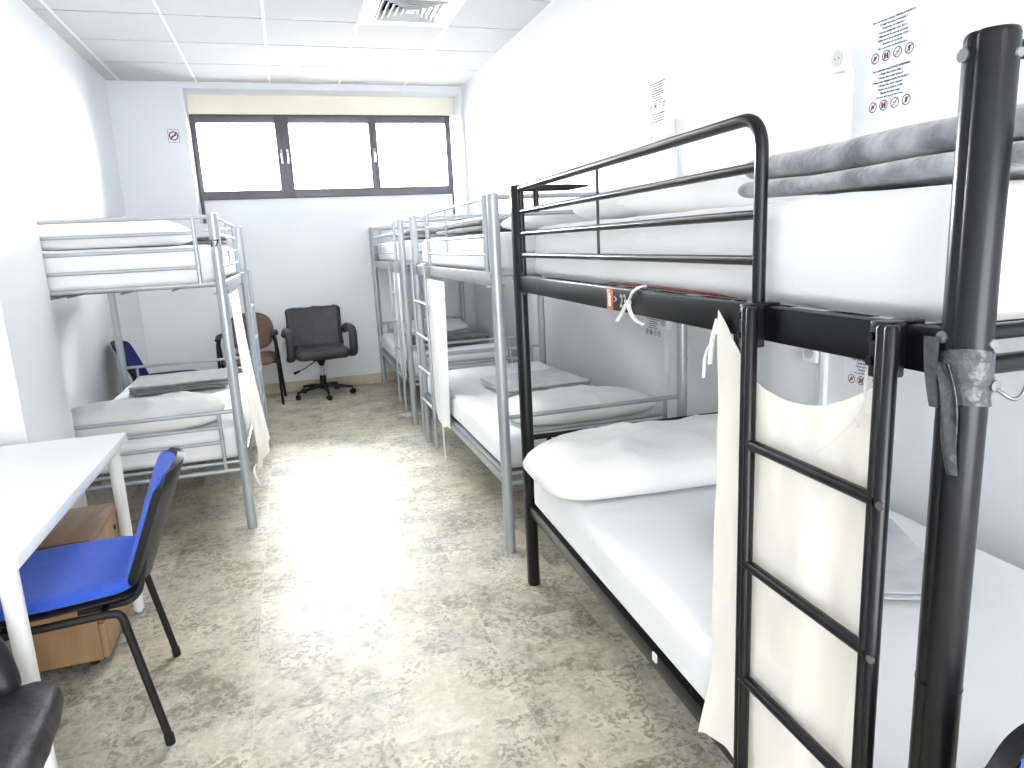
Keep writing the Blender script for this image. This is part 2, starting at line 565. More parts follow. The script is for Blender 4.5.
# ceiling air diffuser
v = thing('ceiling_vent', 'square white four way air diffuser set in the ceiling grid near the window', 'air vent', ((VENT[0] + VENT[1]) / 2, (VENT[2] + VENT[3]) / 2, ZC))
pl = MB()
h, q = .317, .218
for (x0, x1, y0, y1) in ((-h, h, q, h), (-h, h, -h, -q), (-h, -q, -q, q), (q, h, -q, q)):
    pl.box((x0, y0, -.006), (x1, y1, .012), .002)
pl.build('face_plate', M['trim'], v)
MB().box((-q - .01, -q - .01, .09), (q + .01, q + .01, .10)).box((-q - .01, -q - .01, .012), (-q, q + .01, .09)).box((q, -q - .01, .012), (q + .01, q + .01, .09)).box((-q, q, .012), (q, q + .01, .09)).box((-q, -q - .01, .012), (q, -q, .09)).build('throat', M['ventdark'], v)
for k in range(5):
    o_, i_ = q - .004 - k * .039, q - .004 - k * .039 - .045
    bl = MB()
    bm = bl.bm
    def ringv(s, z):
        return [bm.verts.new((sx * s, sy * s, z)) for sx, sy in ((-1, -1), (1, -1), (1, 1), (-1, 1))]
    A = ringv(o_, -.010); B = ringv(i_, .042); C = ringv(i_ - .004, .042); D = ringv(o_ - .006, -.012)
    for P_, Q_ in ((A, B), (B, C), (C, D), (D, A)):
        for j in range(4):
            bm.faces.new((P_[j], P_[(j + 1) % 4], Q_[(j + 1) % 4], Q_[j]))
    bl.build('louver', M['ventgrey'], v, smooth=False)
MB().box((-.028, -.028, -.012), (.028, .028, -.004), .002).build('centre_plate', M['trim'], v)

# ------------------------------------------------------------------- writing
def text(body, size, mat, parent, loc, rot, align='CENTER', name='lettering', bold=0.0, sx=1.0):
    c = bpy.data.curves.new(name, 'FONT')
    c.body = body
    c.size = size
    c.align_x = align
    c.align_y = 'CENTER'
    c.extrude = .0004
    c.offset = bold
    c.resolution_u = 2
    tmp = bpy.data.objects.new(name, c)
    COL.objects.link(tmp)
    bpy.context.view_layer.update()
    me = bpy.data.meshes.new_from_object(tmp.evaluated_get(bpy.context.evaluated_depsgraph_get()))
    bpy.data.objects.remove(tmp)
    bpy.data.curves.remove(c)
    me.name = name
    me.materials.clear()
    me.materials.append(mat)
    o = bpy.data.objects.new(name, me)
    COL.objects.link(o)
    o.parent = parent
    o.location = loc
    o.rotation_euler = rot
    o.scale = (sx, 1, 1)
    return o

ROT_WALL_R = (pi / 2, 0, -pi / 2)   # text on a wall seen while looking towards +x
ROT_FRONT = (pi / 2, 0, 0)          # text seen while looking towards +y

RULES_A = ['Para una buena estancia', 'PEDIMOS RESPETO', '! Dejar la cama ordenada !', '! Respetar el silencio !', '! Luces apagadas a las 23 h !',
           '! Mantener la puerta cerrada', 'Salida de la cama hasta las 11:00', 'Gracias por su ayuda', 'No se permite en la habitacion']
RULES_B = ['For a pleasant stay', 'PLEASE REMEMBER', '! Keep the room tidy !', '! Keep the noise down !', '! Keep your luggage inside the locker !',
           '! Keep the door closed', 'Check out is before 11:00', 'Thanks for your help', 'It is not allowed in the room']


def icon(parent, y, z, k, r=.0165):
    b = MB()
    n = 20
    for i in range(n):
        a0, a1 = 2 * pi * i / n, 2 * pi * (i + 1) / n
        vs = [b.bm.verts.new((-.0012, rr * cos(a), rr * sin(a))) for rr, a in ((r, a0), (r, a1), (r * .82, a1), (r * .82, a0))]
        b.bm.faces.new(vs)
    def slab(y0, z0, y1, z1, w):
        d = Vector((0, y1 - y0, z1 - z0)).normalized()
        p = Vector((0, -d.z, d.y)) * w
        q = [Vector((-.0011, y0, z0)) + p, Vector((-.0011, y1, z1)) + p, Vector((-.0011, y1, z1)) - p, Vector((-.0011, y0, z0)) - p]
        b.bm.faces.new([b.bm.verts.new(t) for t in q])
    s = r * .58
    slab(s, -s, -s, s, r * .09)
    if k == 0:
        slab(r * .35, -r * .35, 0, r * .4, r * .18); slab(-r * .1, -r * .4, -r * .3, r * .3, r * .10)
    elif k == 1:
        slab(r * .3, -r * .55, r * .3, r * .5, r * .22); slab(-r * .3, -r * .55, -r * .3, r * .5, r * .22)
    elif k == 2:
        slab(-r * .45, 0, r * .45, r * .15, r * .06)
    else:
        slab(0, -r * .5, 0, 0, r * .14); slab(-r * .25, r * .15, r * .25, r * .15, r * .38)
    b.bm.transform(Matrix.Translation((0, y, z)))
    return b.build('prohibition_symbol', M['maroon'], parent, smooth=False)


def poster(y_left, z_top, label, w=.208, h=.298, tilt=0.0):
    """A4 sheet of house rules on the right wall; y_left is its edge nearer the window"""
    t = thing('rules_sign', label, 'notice', (XR - .0012, y_left - w / 2, z_top - h), 0, 'house rules sheets on the right wall')
    if tilt:
        t.rotation_euler = (tilt, 0, 0)
    MB().box((-.0008, -w / 2, 0), (.0008, w / 2, h)).build('sheet', M['paper'], t)
    for half, lines in ((0, RULES_A), (1, RULES_B)):
        z = h - .008 - half * h / 2
        hdr = lines[0] + ' ' + lines[1]
        rows = [hdr] + lines[2:]
        for i, s in enumerate(rows):
            size = .0090 if 0 < i < 5 else .0082
            z -= .0118
            text(s, size, M['ink'], t, (-.0014, 0, z), ROT_WALL_R, name='rules_text', bold=.0001 if i < 7 else 0, sx=min(1.1, .185 / (len(s) * size * .52)))
        for k in range(4):
            icon(t, .066 - k * .044, h / 2 + .021 - half * h / 2, k)
    return t

poster(1.983, 2.047, 'white rules sheet with small pictograms high on the right wall above the black bunk', tilt=0.0)
poster(3.462, 2.168, 'white rules sheet half behind a double socket, high on the wall above the grey bunk')
poster(3.525, 1.145, 'rules sheet seen under the black upper rail, beside the number 23 sticker')
poster(2.015, 1.135, 'rules sheet seen below the black upper rail just above the cream curtain')

ns = thing('no_smoking_sign', 'small square no smoking sticker on the back wall left of the window', 'sign', (-.869, YB - .0015, 2.49))
MB().box((-.047, -.0008, -.058), (.047, .0008, .058)).build('sticker', M['paper'], ns)
b = MB()
for (x0, x1, z0, z1) in ((-.047, .047, .055, .058), (-.047, .047, -.058, -.055), (-.047, -.044, -.058, .058), (.044, .047, -.058, .058)):
    b.box((x0, -.0016, z0), (x1, -.0008, z1))
b.build('border', M['ink'], ns)
b = MB()
for i in range(28):
    a0, a1 = 2 * pi * i / 28, 2 * pi * (i + 1) / 28
    b.bm.faces.new([b.bm.verts.new((rr * cos(a), -.0018, rr * sin(a))) for rr, a in ((.041, a0), (.041, a1), (.031, a1), (.031, a0))])
b.box((-.033, -.0026, -.005), (.033, -.0018, .005), rot=Matrix.Rotation(radians(-45), 3, 'Y'))
b.build('prohibition_ring', M['maroon'], ns, smooth=False)
b = MB().box((-.024, -.0030, -.005), (.024, -.0026, .004), rot=Matrix.Rotation(radians(-20), 3, 'Y'))
b.tube([(.022, -.0028, .010), (.014, -.0028, .018), (.02, -.0028, .026)], .002, 6)
b.build('cigarette', M['ink'], ns)

# wall sockets and surface conduits
def socket(y, z, gangs, label, conduit_y, cz0, cz1, w=.075, cw=.022, deep=.03):
    t = thing('wall_socket', label, 'socket', (XR, y, z), 0, 'white sockets on the right wall')
    n = gangs
    MB().box((-deep, -w * n / 2, -.0425), (0, w * n / 2, .0425), .006).build('socket_plate', M['trim'], t)
    for k in range(n):
        yy = (k - (n - 1) / 2) * w
        MB().lathe([(.027, -deep - .003), (.027, -deep + .004), (.021, -deep + .004), (.019, -deep - .001), (0, -deep - .001)], (0, yy, 0), 24, 'x').build('socket_well', M['sockethole'], t)
        MB().lathe([(.0035, -.002), (.0035, .004)], (-deep - .001, yy + .009, 0), 8, 'x').lathe([(.0035, -.002), (.0035, .004)], (-deep - .001, yy - .009, 0), 8, 'x').build('pin_hole', M['hole'], t)
    if cz1 is not None:
        c = MB().box((-.020, conduit_y - y - cw / 2, cz0 - z), (0, conduit_y - y + cw / 2, cz1 - z), .002)
        c.build('cable_conduit', M['trim'], t)
    return t

socket(2.082, 1.952, 1, 'white socket beside the rules sheet high above the black bunk', 2.045, 1.47, 1.912)
socket(3.258, 1.907, 2, 'white double socket covering a corner of the rules sheet above the grey bunk', 3.172, 1.47, 1.867, deep=.045, cw=.03)
socket(2.165, .935, 1, 'white socket under the black upper rail beside the lower rules sheet', 2.105, .60, .99)
socket(3.262, .945, 1, 'small white socket left of a grey bed post, under the upper rail', 3.262, .60, .905)

# ---------------------------------------------------------------------- beds
BARS_UP = (1.51, 1.433, 1.348)


def black_post(b, x, y, z1):
    # an oval tube with a shallow groove down each broad side
    seg = 40
    rings = []
    for z, k in ((0, .97), (.004, 1), (z1 - .007, 1), (z1 - .002, .95), (z1, .86)):
        ring = []
        for j in range(seg):
            a = 2 * pi * j / seg
            ca, sa = cos(a), sin(a)
            px, py = .0250 * ca, .0290 * sa
            px -= math.copysign(.0032, ca) * math.exp(-(py / .0042) ** 2) if abs(ca) > .3 else 0
            ring.append(b.bm.verts.new((x + px * k, y + py * k, z)))
        rings.append(ring)
    for r0, r1 in zip(rings, rings[1:]):
        for j in range(seg):
            b.bm.faces.new((r0[j], r0[(j + 1) % seg], r1[(j + 1) % seg], r1[j]))
    b.bm.faces.new(list(reversed(rings[0])))
    b.bm.faces.new(rings[-1])


def bunk(label, group, L, W, mx, black, guard, ladder, rod, far_stub=False, rung_z=(1.035, .81, .58, .36), short_wall_posts=False, bolts=True):
    """x = -W/2 is the corridor side; mx mirrors for the bed on the left. y=-L/2 is the end near the door."""
    t = thing('bunk_bed', label, 'bunk bed', group=group)
    mat = M['black'] if black else M['grey']
    pr = .021 if black else .025
    H = 1.6
    def X(x):
        return mx * x
    def mb():
        return MB()
    def B(b, x0, x1, y0, y1, z0, z1, bev=.002):
        b.box((min(X(x0), X(x1)), y0, z0), (max(X(x0), X(x1)), y1, z1), bev)
        return b
    c, w = -W / 2, W / 2
    for (x, y) in ((c, -L / 2), (c, L / 2), (w, -L / 2), (w, L / 2)):
        b = mb()
        z1 = H
        if short_wall_posts and x > 0:
            z1 = 1.30
        if black:
            black_post(b, X(x), y, z1)
        else:
            b.tube([(X(x), y, 0), (X(x), y, z1 - .006), (X(x), y, z1)], [pr, pr, pr - .006], 18)
        p = b.build('post', mat, t)
        if not black:
            # sleeve joint and bolts
            MB().tube([(X(x), y, .80), (X(x), y, .815)], pr + .0012, 18).build('sleeve', mat, p)
        else:
            MB().tube([(X(x), y, .80), (X(x), y, .803)], .0259, 18, .0299, up=(0, 1, 0)).build('sleeve', mat, p)
        if bolts and x < 0:
            for zz in (1.255, 1.222) if not black else (1.577, 1.262):
                if black:
                    MB().lathe([(.0075, -.004), (.0075, .001), (.006, .003), (0, .003)], (X(x) - mx * .0225, y + .012, zz), 12, 'x').build('bolt', M['bolt'], p)
                    if y < 0:
                        MB().lathe([(.0075, .004), (.0075, .0), (.005, -.005), (0, -.005)], (X(x) + mx * .006, y - .026, zz - .006), 12, 'y').build('bolt', M['bolt'], p)
                else:
                    MB().lathe([(.008, .006), (.008, 0), (0, 0)], (X(x) - mx * .0255, y, zz), 12, 'x').build('bolt', M['bolt'], p)
            for zz in (.352, .322):
                MB().lathe([(.008, .006), (.008, 0), (0, 0)], (X(x) - mx * (.0225 if black else .0255), y + (.008 if black else 0), zz), 12, 'x').build('bolt', M['bolt'], p)
    # long rails
    for x in (c, w):
        s = 1 if x < 0 else -1
        b = mb()
        B(b, x - .012, x + .012, -L / 2 + .015, L / 2 - .015, 1.211, 1.270, .003)
        B(b, x, x + s * .045, -L / 2 + .03, L / 2 - .03, 1.212, 1.218, .001)
        rail = b.build('side_rail', mat, t)
        b = mb()
        B(b, x - .012, x - .007, -L / 2 + .02, L / 2 - .02, .315, .362, .001) if x < 0 else B(b, x + .007, x + .012, -L / 2 + .02, L / 2 - .02, .315, .362, .001)
        B(b, x - .012 if x < 0 else x - .033, x + .033 if x < 0 else x + .012, -L / 2 + .02, L / 2 - .02, .357, .362, .001)
        b.build('side_rail', mat, t)
    # wire mattress bases
    for z in (1.246, .332):
        b = mb()
        n = 9
        for k in range(n):
            y = -L / 2 + .12 + (L - .24) * k / (n - 1)
            B(b, c + .012, w - .012, y - .018, y + .018, z, z + .012, .002)
        for k in range(3):
            x = -W / 4 + k * W / 4
            b.tube([(X(x), -L / 2 + .05, z - .004), (X(x), L / 2 - .05, z - .004)], .006, 8)
        b.build('slat_base', M['darkgrey'] if not black else mat, t)
    # end frames
    r = .0105 if black else .010
    for y in (-L / 2, L / 2):
        b = mb()
        if far_stub and y > 0:
            b.tube([(X(c + .02), y, 1.588), (X(c + .20), y, 1.588), (X(c + .285), y, 1.592)], [.012, .012, .003], 10, [.012, .012, .003])
            b.tube([(X(c + .075), y, 1.585), (X(c + .075), y, 1.50)], .011, 10)
            b.tube([(X(c + .02), y, 1.238), (X(w - .02), y, 1.238)], .012, 10, .018)
        else:
            b.tube([(X(c + .015), y, 1.582), (X(w - .015), y, 1.582)], r, 12)
            b.tube([(X(c + .015), y, 1.265), (X(w - .015), y, 1.265)], r, 12)
            if black:
                b.tube([(X(c + .015), y, 1.225), (X(w - .015), y, 1.225)], r * 1.2, 12)
            if not black:
                for z in BARS_UP:
                    b.tube([(X(c + .09), y, z), (X(w - .09), y, z)], r * .9, 10)
                for x in (c + .09, w - .09):
                    b.tube([(X(x), y, 1.582), (X(x), y, 1.262)], r, 10)
        b.build('end_frame', mat, t)
        b = mb()
        b.tube([(X(c + .015), y, .628), (X(w - .015), y, .628)], r * 1.05, 12)
        for z in (.551, .474):
            b.tube([(X(c + .09), y, z), (X(w - .09), y, z)], r * .9, 10)
        for x in (c + .09, w - .09):
            b.tube([(X(x), y, .628), (X(x), y, .322)], r, 10)
        b.tube([(X(c + .015), y, .365), (X(w - .015), y, .365)], r * .9, 12)
        b.tube([(X(c + .015), y, .322), (X(w - .015), y, .322)], r * 1.1, 12)
        b.build('end_frame', mat, t)
    # guard rail
    y0, y1 = guard
    gr = .0115 if black else .0095
    b = mb()
    xg = c - .0
    if black:
        b.tube(fillet([(X(xg), y0, 1.20), (X(xg), y0, 1.585), (X(xg), y1, 1.585)], .06, 8), gr, 12)
        b.tube([(X(xg), y1, 1.592), (X(xg), y1, 1.20)], gr, 12)
    else:
        b.tube([(X(xg), y0, 1.60), (X(xg), y0, 1.20)], gr * 1.25, 12)
        b.tube([(X(xg), y1, 1.60), (X(xg), y1, 1.20)], gr * 1.25, 12)
        b.tube([(X(xg), y0, 1.585), (X(xg), y1, 1.585)], gr * .8, 12)
    for z in (1.503, 1.424, 1.346):
        b.tube([(X(xg), y0, z), (X(xg), y1, z)], gr * (.78 if black else .7), 10)
    b.tube([(X(xg), rod, 1.585), (X(xg), rod, 1.346)], .004, 8)
    b.build('guard_rail', mat, t)
    # ladder
    l0, l1 = ladder
    xl = c - .046 if black else c - .046
    lad = bpy.data.objects.new('ladder', None)
    COL.objects.link(lad)
    lad.parent = t
    for y in (l0, l1):
        b = mb()
        if black:
            for s in (-1, 1):
                b.tube([(X(xl), y + s * .0065, .012), (X(xl), y + s * .0065, 1.268), (X(xl), y + s * .0065, 1.272)], [.0105, .0105, .008], 12, [.0085, .0085, .006], up=(0, 1, 0))
        else:
            b.tube([(X(xl), y, .10), (X(xl), y, 1.285)], .011, 12)
        b.build('stile', mat, lad)
        b = mb()
        # hook plate over the rail
        e = .014 if black else .012
        B(b, xl, c - .012, y - e + .018, y + e + .018, 1.20, 1.275, .003)
        B(b, c - .016, c + .016, y - e + .018, y + e + .018, 1.2705, 1.2755, .002)
        B(b, c + .0125, c + .016, y - e + .018, y + e + .018, 1.245, 1.275, .001)
        for zz in (1.255, 1.222):
            b.lathe([(.006, -.003), (.006, .001), (0, .001)], (X(xl) - mx * .002, y + .026, zz), 10, 'x')
        b.build('hook_plate', mat, lad)
    for z in rung_z:
        b = mb()
        b.tube([(X(xl), l0, z), (X(xl), l1, z)], .011 if black else .0085, 12, .0095 if black else .0085)
        b.build('rung', mat, lad)
        if black:
            MB().lathe([(.006, -.004), (.006, 0), (.004, .0015), (0, .0015)], (X(xl) - mx * .008, l0 - .014, z), 10, 'x').build('screw', M['bolt'], lad)
    return t

# ---- the black bunk near the camera
near = Vector((.7625, .6249)); far = Vector((.8378, 2.5491))
LB = (far - near).length
WB = .955
ANG = -math.atan2(far.x - near.x, far.y - near.y)
ex = Vector((cos(ANG), sin(ANG))); ey = Vector((-sin(ANG), cos(ANG)))
cB = (near + far) / 2 + ex * WB / 2
def bl(x, y):                # world xy -> black bed local
    d = Vector((x, y)) - cB
    return d.dot(ex), d.dot(ey)
gb0 = bl(.785, 1.040)[1]; gb1 = LB / 2 - .052
black_bunk = bunk('black metal bunk bed closest to the camera, ladder and cream curtain on its side', 'bunk beds', LB, WB, 1, True, (gb0, gb1), (bl(.7, .70)[1], bl(.7, 1.0)[1]), bl(.8, 1.765)[1], far_stub=True, short_wall_posts=True)
black_bunk.location = (cB.x, cB.y, 0)
black_bunk.rotation_euler = (0, 0, ANG)
# tape, hook, number sticker are fixed to this bed
nx_, ny_ = -WB / 2, -LB / 2
def tape_wrap(u, v):
    a = 2 * pi * u
    z = 1.186 + v * .062 + .006 * sin(a + 1.0) * (1 - v) + .004 * sin(2 * a)
    k = 1 + .05 * sin(a * 3 + v * 9) * .6 + .06 * abs(sin(v * 7 + a))
    return Vector((nx_ + .0268 * k * cos(a), ny_ + .0308 * k * sin(a), z))
MB().sheet(tape_wrap, 40, 12, .0012).build('duct_tape', M['tape'], black_bunk)
def tape_tail(u, v):
    w = .021 * (1 - .18 * v)
    z = 1.232 - v * .132
    y = ny_ - .020 + (u - .5) * w + .024 * (1 - v) ** 2 - .004 * sin(v * 6)
    x = nx_ - .0295 - .004 * sin(v * 3.0) - .003 * cos(u * 5 + v * 4)
    return Vector((x, y, z))
MB().sheet(tape_tail, 5, 16, .0012).build('tape_tail', M['tape'], black_bunk)
def tape_tail2(u, v):
    w = .020 * (1 - .5 * v)
    return Vector((nx_ - .0285 - .004 * sin(v * 2.6) - .003 * u, ny_ + .022 + (u - .5) * w - .012 * v, 1.262 - v * .085))
MB().sheet(tape_tail2, 5, 12, .0012).build('tape_tail', M['tape'], black_bunk)
hk = MB()
hk.tube(fillet([(nx_ + .010, ny_ - .030, 1.206), (nx_ + .014, ny_ - .042, 1.198), (nx_ + .026, ny_ - .045, 1.190), (nx_ + .039, ny_ - .045, 1.197), (nx_ + .043, ny_ - .045, 1.213)], .012), .0022, 10)
hk.lathe([(0, -.0035), (.0025, -.002), (.0032, 0), (.0025, .002), (0, .0035)], (nx_ + .043, ny_ - .045, 1.215), 10)
hk.lathe([(.0070, -.004), (.0070, .004)], (nx_ + .010, ny_ - .031, 1.207), 12, 'y')
hk.build('coat_hook', M['bolt'], black_bunk)
st = MB().box((-WB / 2 - .0135, -.018, -.026), (-WB / 2 - .012, .018, .026), .0006)
sy = bl(.79, 1.665)[1]
st.xf(Matrix.Translation((0, sy, 1.238)))
st = st.build('number_sticker', M['orange'], black_bunk)
hb = MB()
xq = -WB / 2 - .0142
for q in ([(0, .019), (.012, .008), (-.012, .008)], [(-.010, .009), (.010, .009), (.010, -.017), (-.010, -.017)]):
    hb.bm.faces.new([hb.bm.verts.new((xq, sy + y, 1.238 + z)) for y, z in q])
hb.build('house_symbol', M['stickerwhite'], st, smooth=False)
text('>', .030, M['digit'], black_bunk, (xq, sy - .038, 1.24), ROT_WALL_R, name='arrow_mark', bold=.0008)
text('23', .046, M['digit'], black_bunk, (xq, sy - .085, 1.238), ROT_WALL_R, name='bed_number', bold=.001, sx=.85)
text('>', .030, M['digit'], black_bunk, (xq, sy - .128, 1.238), ROT_WALL_R, name='arrow_mark', bold=.0008)
tg = MB().box((-WB / 2 - .018, -.010, -.011), (-WB / 2 - .0125, .010, .011), .001).xf(Matrix.Translation((0, bl(.8, 1.42)[1], .352)))
tg.build('price_tag', M['paper'], black_bunk)

# ---- grey bunks along the right wall and the one on the left
LG, WG = 1.958, .90
g_near = bunk('light grey metal bunk bed on the right directly behind the black bunk', 'bunk beds', LG, WG, 1, False, (-LG / 2 + .135, -LG / 2 + 1.46), (-LG / 2 + 1.42, -LG / 2 + 1.86), -LG / 2 + .93)
g_near.location = (.8438 + WG / 2, 2.894 + LG / 2, 0)
g_far = bunk('light grey metal bunk bed on the right against the back wall', 'bunk beds', 1.90, WG, 1, False, (-.95 + .34, .95 - .09), (-.95 + .12, -.95 + .44), .95 - .55)
g_far.location = (.842 + WG / 2, 5.408 + .95, 0)
g_left = bunk('grey metal bunk bed on the left behind the white pillar, post marked 17', 'bunk beds', 1.939, WG, -1, False, (-.97 + .10, -.97 + 1.36), (-.97 + 1.38, -.97 + 1.78), -.97 + .75)
g_left.location = (-.318 - WG / 2, 3.6963 + .9695, 0)
text('17', .046, M['digitblack'], g_left, (WG / 2 - .005, -.9695 - .0262, 1.455), (pi / 2, 0, .12), name='bed_number', bold=.0015)

# ------------------------------------------------------------------- bedding
def wrinkle(seed, amp, edge_amp=.006):
    def d(p, n):
        if n.z < -.3:
            return Vector((0, 0, 0))
        k = amp * (.5 * ridge(p, 2.3, seed) + .5 * fbm(p, 5.0, seed) - .9)
        if abs(n.z) < .8:
            k += edge_amp * -ridge(Vector((p.x * .5, p.y * .5, p.z * 6)), 2.2, seed + 4)
        return n * k
    return d


def mattress(label, x0, x1, y0, y1, z0, z1, seed, rot=0.0, pivot=None, border=False, group='white sheeted mattresses'):
    cx, cy = (x0 + x1) / 2, (y0 + y1) / 2
    b = MB().soft((x0 - cx, y0 - cy, 0), (x1 - cx, y1 - cy, z1 - z0), .055, .05, wrinkle(seed, .007), rz=.05)
    o = b.build('mattress', M['sheet'], None, angle=80)
    o.location = (cx, cy, z0)
    o.rotation_euler = (0, 0, rot)
    tag(o, label, 'mattress', group)
    if border:
        a = (x1 - x0) / 2
        b = MB()
        b.tube([(-a + .012, -.42, .008), (-a + .002, -.36, .012), (-a + .002, .0, .015), (-a + .002, .16, .013), (-a + .012, .24, .008)], [.001, .003, .003, .003, .001], 8, [.001, .003, .0035, .003, .001])
        b.build('border', M['redtrim'], o)
    return o


def pillow(label, cx, cy, z, lx, ly, h, seed, rz=0.0, group='white pillows', droop=0.0, mat=None, sx_pow=2.4):
    b = MB()
    def f(sgn):
        def g(u, v):
            s, t = 2 * u - 1, 2 * v - 1
            e = (max(0, 1 - abs(s) ** sx_pow) * max(0, 1 - abs(t) ** sx_pow)) ** .5
            x = s * lx / 2 * (1 - .085 * t ** 4)
            y = t * ly / 2 * (1 - .15 * s ** 6)
            p = Vector((x, y, 0))
            wr = (.016 * ridge(p, 3.8, seed) + .014 * fbm(p, 6, seed)) * (e ** .7)
            zz = (h * .66 * e + wr) if sgn > 0 else -h * .34 * min(1, e * 1.6)
            zz += h * .34
            zz -= droop * max(0, -s - .55) ** 1.2
            return Vector((x, y, zz))
        return g
    b.grid(f(1), 44, 32)
    b.grid(f(-1), 44, 32)
    bmesh.ops.remove_doubles(b.bm, verts=b.bm.verts, dist=.0008)
    o = b.build('pillow', mat or M['pillow'], None, angle=85)
    o.location = (cx, cy, z)
    o.rotation_euler = (0, 0, rz)
    return tag(o, label, 'pillow', group)


def blanket(label, cx, cy, z, lx, ly, hs, mat, seed, rz=0.0, group='folded grey blankets', amp=.006, offs=None, radius=None):
    b = MB()
    zz = 0
    for k, h in enumerate(hs):
        o = offs[k] if offs else (0, 0, 0, 0)
        def d(p, n, k=k):
            a = amp * (.55 * fbm(p, 4.5, seed + k * 3, 2) - .35 * ridge(Vector((p.x * .6, p.y * .6, p.z)), 3, seed + k))
            lift = .9 * amp * (noise.noise(Vector((p.x * 3, p.y * 3, seed))) + .4)
            return n * a + Vector((0, 0, lift))
        jx, jy = (.012 * noise.noise(Vector((k * 3.1, seed, 0))), .012 * noise.noise(Vector((k * 2.3, seed, 5)))) if not offs else (0, 0)
        b.soft((-lx / 2 + o[0] + jx, -ly / 2 + o[2] + jy, zz), (lx / 2 + o[1] + jx, ly / 2 + o[3] + jy, zz + h * 1.0), radius or max(h * .5, .032), .03, d, rz=h * .5)
        zz += h
    ob = b.build('folded_blanket', mat, None, angle=80)
    ob.location = (cx, cy, z)
    ob.rotation_euler = (0, 0, rz)
    return tag(ob, label, 'blanket', group)

ZU, ZL = 1.262, .366       # mattress undersides
# black bunk
def bw(x, y):
    p = cB + ex * x + ey * y
    return p.x, p.y
mattress('white mattress on the upper deck of the black bunk under the thick grey fleece', cB.x - WB / 2 + .024, cB.x + WB / 2 - .024, cB.y - LB / 2 + .035, cB.y + LB / 2 - .05, ZU, 1.452, 1, ANG, border=True)
mattress('white mattress on the lower deck of the black bunk behind the cream curtain', cB.x - WB / 2 - .019, cB.x + WB / 2 - .022, cB.y - LB / 2 + .035, cB.y + LB / 2 - .06, ZL - .002, .535, 2, ANG)
px_, py_ = bw(-.02, LB / 2 - .30)
pillow('large white pillow at the far end of the black bunk lower deck', px_ - .040, py_ - .018, .541, 1.0, .52, .15, 3.3, ANG - .02, droop=.04, sx_pow=3.2)
px_, py_ = bw(.06, LB / 2 - .33)
pillow('white pillow at the far end of the black bunk upper deck', px_, py_, 1.452, .78, .50, .12, 5.1, ANG)
blanket('two thick layers of folded grey fleece on the upper deck of the black bunk', 1.165, .80, 1.453, .56, .88, (.036, .047), M['fleece'], 2.2, ANG + .02, amp=.008, offs=[(-.02, 0, 0, .02), (0, 0, 0, .035)])
blanket('pale grey fleece folded flat on the lower deck of the black bunk', 1.265, 1.40, .545, .50, .46, (.012, .013), M['fleece_pale'], 4.7, ANG - .42, amp=.003)
# near grey bunk on the right
x0, y0 = .8438, 2.894
mattress('white mattress on the upper deck of the grey bunk behind the black bunk', x0 + .028, x0 + WG - .03, y0 + .035, y0 + LG - .035, ZU, 1.445, 3)
mattress('white mattress on the lower deck of the grey bunk behind the black bunk', x0 - .004, x0 + WG - .03, y0 + .035, y0 + LG - .035, ZL, .535, 4)
pillow('flat white pillow at the near end of the right grey bunk lower deck', x0 + .47, y0 + .28, .535, .76, .44, .11, 7.2, .03)
pillow('white pillow on the upper deck of the right grey bunk near the black post', x0 + .50, y0 + .27, 1.445, .72, .42, .10, 9.2, 0)
blanket('light grey fleece folded in the middle of the right grey bunk lower deck', 1.33, 3.87, .542, .52, .50, (.016, .016, .016), M['fleece_pale'], 1.7, .10, amp=.004)
blanket('dark grey blanket along the upper deck of the grey bunk behind the black bunk', 1.16, 3.95, 1.450, .48, 1.10, (.030, .034), M['fleece_mid'], 8.1, 0, amp=.008)
# far grey bunk
x0, y0 = .842, 5.408
mattress('white mattress on the upper deck of the farthest right grey bunk', x0 + .028, x0 + WG - .03, y0 + .035, y0 + 1.865, ZU, 1.445, 5)
mattress('white mattress on the lower deck of the farthest right grey bunk', x0 - .004, x0 + WG - .03, y0 + .035, y0 + 1.865, ZL, .535, 6)
pillow('white pillow at the window end of the farthest right grey bunk lower deck', x0 + .47, y0 + 1.58, .535, .74, .44, .13, 11.2, 0)
blanket('charcoal blanket folded on the lower deck of the farthest right grey bunk', 1.28, 6.02, .540, .66, .42, (.030, .034), M['fleece_dark'], 5.5, .06, amp=.006)
blanket('grey blanket folded on the upper deck of the farthest right grey bunk', 1.16, 5.90, 1.450, .50, .60, (.030, .036), M['fleece_mid'], 6.5, 0, amp=.006)
# left bunk
x1, y0 = -.318, 3.6963
mattress('white mattress on the upper deck of the left grey bunk beside the pillar', x1 - WG + .03, x1 - .028, y0 + .035, y0 + 1.90, ZU, 1.460, 7)
mattress('white mattress on the lower deck of the left grey bunk beside the pillar', x1 - WG + .03, x1 + .004, y0 + .035, y0 + 1.90, ZL, .535, 8)
pillow('plump white pillow on the upper deck of the left bunk behind the end bars', x1 - .52, y0 + .275, 1.460, .80, .44, .135, 13.2, 0)
pillow('white pillow on the lower deck of the left bunk behind the end bars', x1 - .49, y0 + .285, .535, .80, .45, .15, 14.4, .02)
blanket('grey blanket folded in many layers on the left bunk lower deck', -.765, 5.13, .542, .60, .46, (.021, .020, .019), M['fleece_mid'], 3.1, .06, amp=.0045)
blanket('dark blanket folded on the upper deck of the left bunk by post 17', -.63, 4.98, 1.466, .52, .40, (.026, .028), M['fleece_dark'], 7.7, 0, amp=.006)

# ------------------------------------------------------------------ curtains
def tie(pts, parent, w=.007, name='tie'):
    b = MB()
    b.tube(fillet(pts, .02, 4), w, 8, w * .35)
    return b.build(name, M['tie'], parent)

